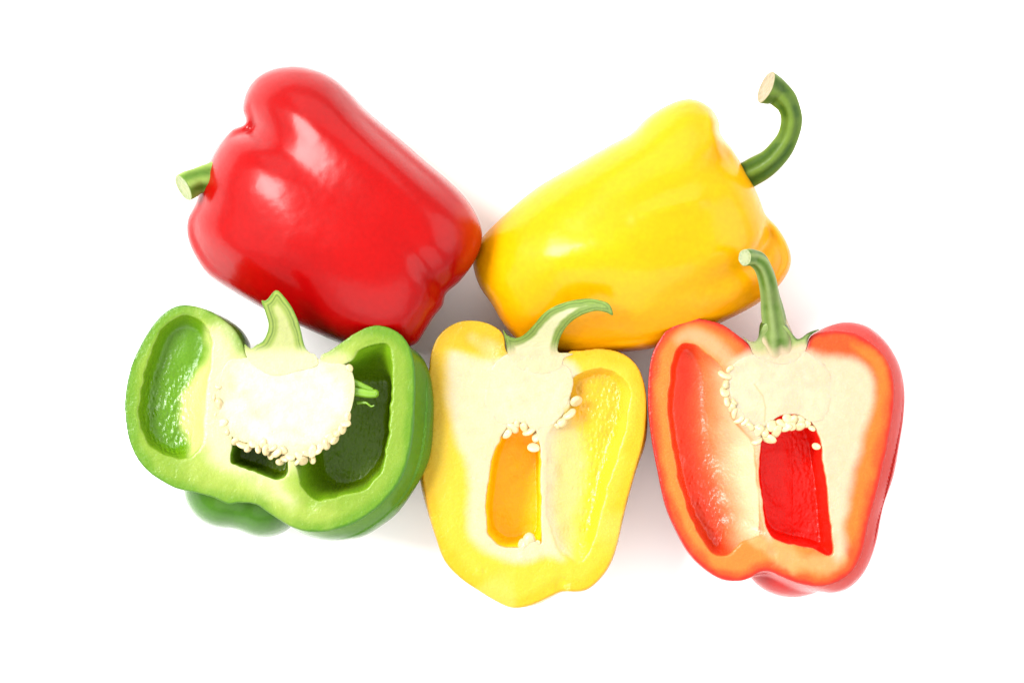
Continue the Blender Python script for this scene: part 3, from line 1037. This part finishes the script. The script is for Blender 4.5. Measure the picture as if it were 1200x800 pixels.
r_salm = Patch([(818, 400), (822, 450), (824, 500), (836, 560), (850, 610), (862, 640), (905, 632), (900, 500), (850, 420)], 20, 2, 31)
r_pale = Patch([(846, 420), (848, 470), (852, 510), (858, 560), (866, 600), (872, 636), (905, 632), (900, 500), (860, 420)], 24, 2, 33)


def red_cav(x, y, e, d, t):
    n = len(x)
    c = mix(col_fill(n, lin(253, 96, 30, 0.9)), col_fill(n, lin(252, 64, 18, 1.15)), sst(0.1, 0.5, t))
    c = mix(c, col_fill(n, lin(252, 72, 30)), 0.6 * sst(540, 620, y))
    c = mix(c, col_fill(n, lin(253, 140, 80, 0.8)), r_salm(x, y) * 0.9)
    c = mix(c, col_fill(n, lin(255, 212, 165, 0.8)), r_pale(x, y))
    mid = x > 889.5
    cm = mix(col_fill(n, lin(255, 190, 130)), col_fill(n, lin(252, 30, 8, 1.2)), sst(1.5, 9, d))
    return np.where((mid & (y > 480))[:, None], cm, c)


def red_skin(x, y, d):
    n = len(x)
    return mix(col_fill(n, lin(240, 46, 20)), col_fill(n, lin(232, 26, 18)), sst(0, 25, d))


core_r = [(886, 414), (868, 420), (857, 430), (854, 446), (856, 464), (863, 480), (878, 496), (892, 502), (903, 494), (918, 486), (936, 486), (950, 494), (966, 490), (975, 465), (972, 435), (950, 414), (925, 406), (900, 406)]
pith_core_r = pith_patch(core_r)
light_core_r = lin(255, 233, 194, 0.595)
calyx_r = [(891, 378), (888, 396), (880, 400), (870, 394), (878, 404), (884, 416), (900, 424), (925, 426), (943, 412), (948, 395), (960, 386), (948, 389), (936, 397), (929, 392), (919, 378), (906, 372)]
half_pepper(frd, r_root, A, B, 136, ZR, [rL, rM], red_cut, red_cav, red_skin, M_red, M_flesh_r, sinks=[core_r, calyx_r], wall=14, flare=40, lumps=[(934, 655, 66, 58, 50, 58)],
            blister=lambda x, y, t: sst(0.5, 0.95, t) * np.where(x < 880, sst(430, 600, y), 0.12 + 0.4 * (x > 935)) * 0.8,
            dents=[(906, 648, 6, 2.0), (925, 652, 12, 1.6), (955, 660, 12, 1.2), (898, 640, 4, -1.0)])


def core_colour_r(x, y, z, sd, cut):
    n = len(x)
    c = mix(c_r_cream[None] + np.zeros((n, 1)), col_fill(n, light_core_r), pith_core_r(x, y))
    c = c * (1 + 0.03 * nzC(x, y) + 0.025 * nzB(x, y))[:, None]
    crack, _ = dist_line([(884, 450), (894, 464), (897, 478), (896, 494)], x, y)
    c = mix(c, col_fill(n, lin(235, 190, 110)), 0.6 * np.exp(-(crack / 0.8) ** 2))
    return mix(col_fill(n, lin(255, 222, 150)), c, sst(-16, -5, z))


pillow_part("core", frd, r_root, M_flesh_y, core_r, 42, ZR + 0.25, core_colour_r, a=1.6, h=1.0)


def calyx_colour_r(x, y, z, sd, cut):
    n = len(x)
    e = -sd + nzC(x, y) * 0.4
    c = mix(col_fill(n, lin(96, 130, 40)), col_fill(n, lin(178, 204, 110)), sst(0.3, 4, e))
    c = mix(c, col_fill(n, c_r_cream), sst(398, 418, y + nzB(x, y) * 4 + np.abs(x - 910) * 0.15))
    c = mix(c, col_fill(n, lin(140, 175, 80)), 0.4 * sst(0.5, 1.5, nzC(x * 1.3, y * 0.2)) * sst(420, 400, y))
    return mix(col_fill(n, lin(80, 110, 35)), c, cut)


cx = pillow_part("calyx", frd, r_root, M_flesh_g, calyx_r, 14, ZR + 0.5, calyx_colour_r, top=lambda X, Y: 9 * sst(402, 378, Y), ramp=lambda X, Y: 6 * sst(410, 375, Y), h=0.8)
stem_tube(frd, r_root, [(914, 416, ZR - 24), (910, 397, ZR - 8), (907, 378, ZR + 4), (901, 352, ZR + 22), (895, 328, ZR + 44), (886, 310, ZR + 62), (876, 304, ZR + 72), (867, 304, ZR + 82)],
          [24, 19, 14.5, 11.8, 10.5, 10, 9.3, 9.3], lin(96, 140, 34), lin(176, 200, 120), lin(225, 235, 180, 0.5), ribs=6, rib=0.16, fade=(c_r_cream, ZR + 1, ZR + 8))
put_seeds(frd, r_root, [(856, 433, 5), (850, 439, 5.5), (852, 449, 6), (850, 459, 5.5), (853, 469, 6), (858, 477, 5), (862, 484, 5.5), (866, 491, 5.5), (873, 494, 5), (878, 500, 5.5), (886, 499, 5), (889, 505, 6), (887, 516, 6), (901, 514, 6.8), (896, 505, 5), (905, 498, 6), (911, 505, 6), (917, 496, 6.5), (924, 490, 5.5), (921, 501, 5), (930, 492, 5.5), (927, 498, 5), (937, 491, 5.5), (938, 499, 5), (944, 496, 6), (951, 501, 5.5), (957, 523, 5, -6, -0.2), (861, 470, 5, -1), (872, 503, 4.5, -6)], ZR)


# ================================================================== WHOLE PEPPERS
def whole_pepper(fr, root, outline, R, z0, grooves, colour, mat, a=1.3, h=1.5, tilt=(0, 0), under=0.9, n_amp=0.8):
    P = smooth_poly(outline, 5)
    x0, y0 = P.min(0) - 8
    x1, y1 = P.max(0) + 8
    g = Grid2(x0, y0, x1, y1, h)
    sd = g.sd(P)
    u = box_profile(poisson(sd, h), a)
    hi = R * np.sqrt(np.maximum(u, 0))
    dent = np.zeros_like(u)
    for ln, dep, wid in grooves:
        P2 = smooth_poly(ln, 5, closed=False)
        dl, par = dist_line(P2, g.X, g.Y)
        dv = np.interp(par, np.linspace(0, 1, len(dep)), dep)
        wv = np.interp(par, np.linspace(0, 1, len(wid)), wid)
        dent += dv * np.exp(-(dl / wv) ** 2)
    dent += g.noise(30, 5) * n_amp
    dent = gblur(dent, 1.5)
    top = np.maximum(hi - dent * sst(0, 14, -sd), 0.02 * R)
    uu_top = np.where(u > 0, (top / R) ** 2, u)
    # blend so the silhouette keeps its outline
    k = sst(0, 0.05, u)
    uu_top = u * (1 - k) + uu_top * k
    ax, ay, az = volume_axes(x0, x1, y0, y1, -R * under - 4, R + 14, h)
    lx, ly = len(ax), len(ay)
    tr = lambda Am: Am.T[:lx, :ly][:, :, None].astype(np.float32)
    Z = az[None, None, :].astype(np.float32)
    sh = ((g.X - P[:, 0].mean()) * tilt[0] + (g.Y - P[:, 1].mean()) * tilt[1])
    Ft = (Z / R) ** 2 - tr(uu_top)
    Fb = (Z / (R * under)) ** 2 - tr(u)
    F = np.where(Z > 0, Ft, Fb) * (R * 0.5)
    V, Q = surface_nets(F, (ax[0], ay[0], az[0]), h)
    V = laplace(V, Q, 8, 0.5)
    c = colour(V[:, 0], V[:, 1], V[:, 2])
    V[:, 2] += z0 + g.samp(sh, V[:, 0], V[:, 1])
    V[:, 2] -= V[:, 2].min()
    me = mesh_from("skin", fr.to(V), flip_y(Q), mat, {}, c)
    return link("skin", me, root)


fw = Frame(390, 240, 105)
rw_root = thing("whole_red_pepper", "whole glossy red bell pepper lying on its side, its short green stem pointing left", "bell pepper", fw.root_loc, "whole bell peppers lying behind the halves")
out_red = [(287, 144), (283, 128), (287, 108), (300, 90), (320, 80), (345, 77), (368, 81), (390, 91), (410, 108), (428, 128), (450, 148), (475, 169), (500, 191), (525, 212), (545, 232), (558, 252), (565, 272), (563, 292), (553, 312), (538, 331), (523, 344), (519, 358), (508, 372), (498, 388), (486, 404), (462, 410), (430, 409), (396, 401), (356, 384), (308, 362), (262, 336), (240, 320), (226, 300), (217, 278), (217, 256), (227, 236), (234, 214), (243, 190), (255, 168), (271, 151)]
c_red, c_red2 = lin(226, 4, 6, 0.54), lin(236, 55, 6, 0.6)
r_or = Patch([(540, 245), (570, 260), (570, 300), (550, 320), (540, 290)], 14, 2, 44)


def red_whole_col(x, y, z):
    n = len(x)
    c = mix(col_fill(n, c_red), col_fill(n, lin(216, 5, 8, 0.52)), sst(-1, 1, nzA(x, y)))
    return mix(c, col_fill(n, c_red2), r_or(x, y) * 0.55)


whole_pepper(fw, rw_root, out_red, 104, 95,
             [([(284, 146), (310, 158), (350, 185), (400, 220), (450, 262), (490, 298), (524, 344)], [26, 17, 11, 6, 4, 6, 12], [16, 24, 32, 34, 28, 15, 12]),
              ([(280, 142), (292, 149), (308, 160), (332, 176)], [8, 12, 8, 0], [8, 8, 10, 13]),
              ([(214, 262), (232, 288), (270, 318), (340, 350), (420, 380)], [12, 10, 8, 5, 0], [14, 18, 20, 24, 26]),
              ([(226, 236), (250, 246), (290, 262), (340, 290)], [10, 6, 3, 0], [14, 22, 30, 34]),
              ([(400, 100), (440, 150), (500, 205), (545, 250)], [2, 7, 7, 2], [12, 12, 12, 14]),
              ], red_whole_col, M_red, a=1.45, tilt=(0.15, -0.04))
stem_tube(fw, rw_root, [(264, 203, 108), (247, 208, 114), (232, 213, 120), (218, 221, 128)], [20, 16.5, 15, 16],
          lin(92, 136, 34, 0.75), lin(170, 198, 95, 0.75), lin(205, 215, 140, 0.5), ribs=5, rib=0.15)

fyw = Frame(740, 265, 100)
yw_root = thing("whole_yellow_pepper", "whole yellow bell pepper lying on its side with a long curved green stem", "bell pepper", fyw.root_loc, "whole bell peppers lying behind the halves")
out_yel = [(554, 310), (556, 295), (563, 280), (584, 258), (627, 221), (671, 195), (713, 171), (739, 157), (761, 136), (789, 120), (811, 116), (831, 125), (842, 140), (845, 158), (859, 177), (879, 210), (890, 234), (897, 252), (912, 268), (925, 292), (926, 313), (912, 336), (888, 356), (850, 376), (808, 394), (766, 408), (735, 412), (690, 415), (650, 414), (615, 406), (600, 392), (587, 375), (576, 356), (561, 334)]
c_y1, c_y2 = lin(254, 182, 0, 0.88), lin(254, 176, 0, 0.88)


y_low_shade = Patch([(580, 350), (640, 372), (760, 366), (850, 340), (900, 296), (930, 280), (940, 330), (860, 390), (740, 425), (600, 420)], 16, 3, 61)  # orange shade of the lower lobe, painted into the skin colour


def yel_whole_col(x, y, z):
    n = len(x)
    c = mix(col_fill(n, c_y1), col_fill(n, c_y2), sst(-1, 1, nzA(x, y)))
    return mix(c, col_fill(n, lin(255, 150, 4, 0.8)), 0.4 * y_low_shade(x, y))


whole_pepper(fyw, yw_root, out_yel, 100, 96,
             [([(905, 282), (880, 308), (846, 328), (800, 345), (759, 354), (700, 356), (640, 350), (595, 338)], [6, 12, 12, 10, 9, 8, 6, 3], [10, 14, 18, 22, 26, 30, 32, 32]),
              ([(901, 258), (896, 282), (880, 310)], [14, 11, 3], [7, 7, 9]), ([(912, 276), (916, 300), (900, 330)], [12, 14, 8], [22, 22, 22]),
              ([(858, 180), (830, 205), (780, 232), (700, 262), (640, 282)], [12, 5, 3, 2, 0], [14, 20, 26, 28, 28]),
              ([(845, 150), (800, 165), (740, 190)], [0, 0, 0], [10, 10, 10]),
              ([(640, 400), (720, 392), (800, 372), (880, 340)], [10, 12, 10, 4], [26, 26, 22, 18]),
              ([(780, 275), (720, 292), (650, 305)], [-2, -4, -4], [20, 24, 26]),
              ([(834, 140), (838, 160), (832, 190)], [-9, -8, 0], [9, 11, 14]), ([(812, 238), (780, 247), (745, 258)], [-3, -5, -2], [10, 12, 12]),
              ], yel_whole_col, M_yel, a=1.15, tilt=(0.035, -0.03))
stem_tube(fyw, yw_root, [(860, 213, 100), (880, 203, 110), (902, 189, 122), (918, 168, 132), (924, 145, 140), (919, 126, 146), (907, 113, 149), (894, 107, 154)],
          [17, 15, 14, 12.5, 12, 12.5, 15, 19], lin(62, 100, 20, 0.66), lin(130, 160, 58, 0.66), lin(205, 180, 132, 0.6), ribs=5, rib=0.15)
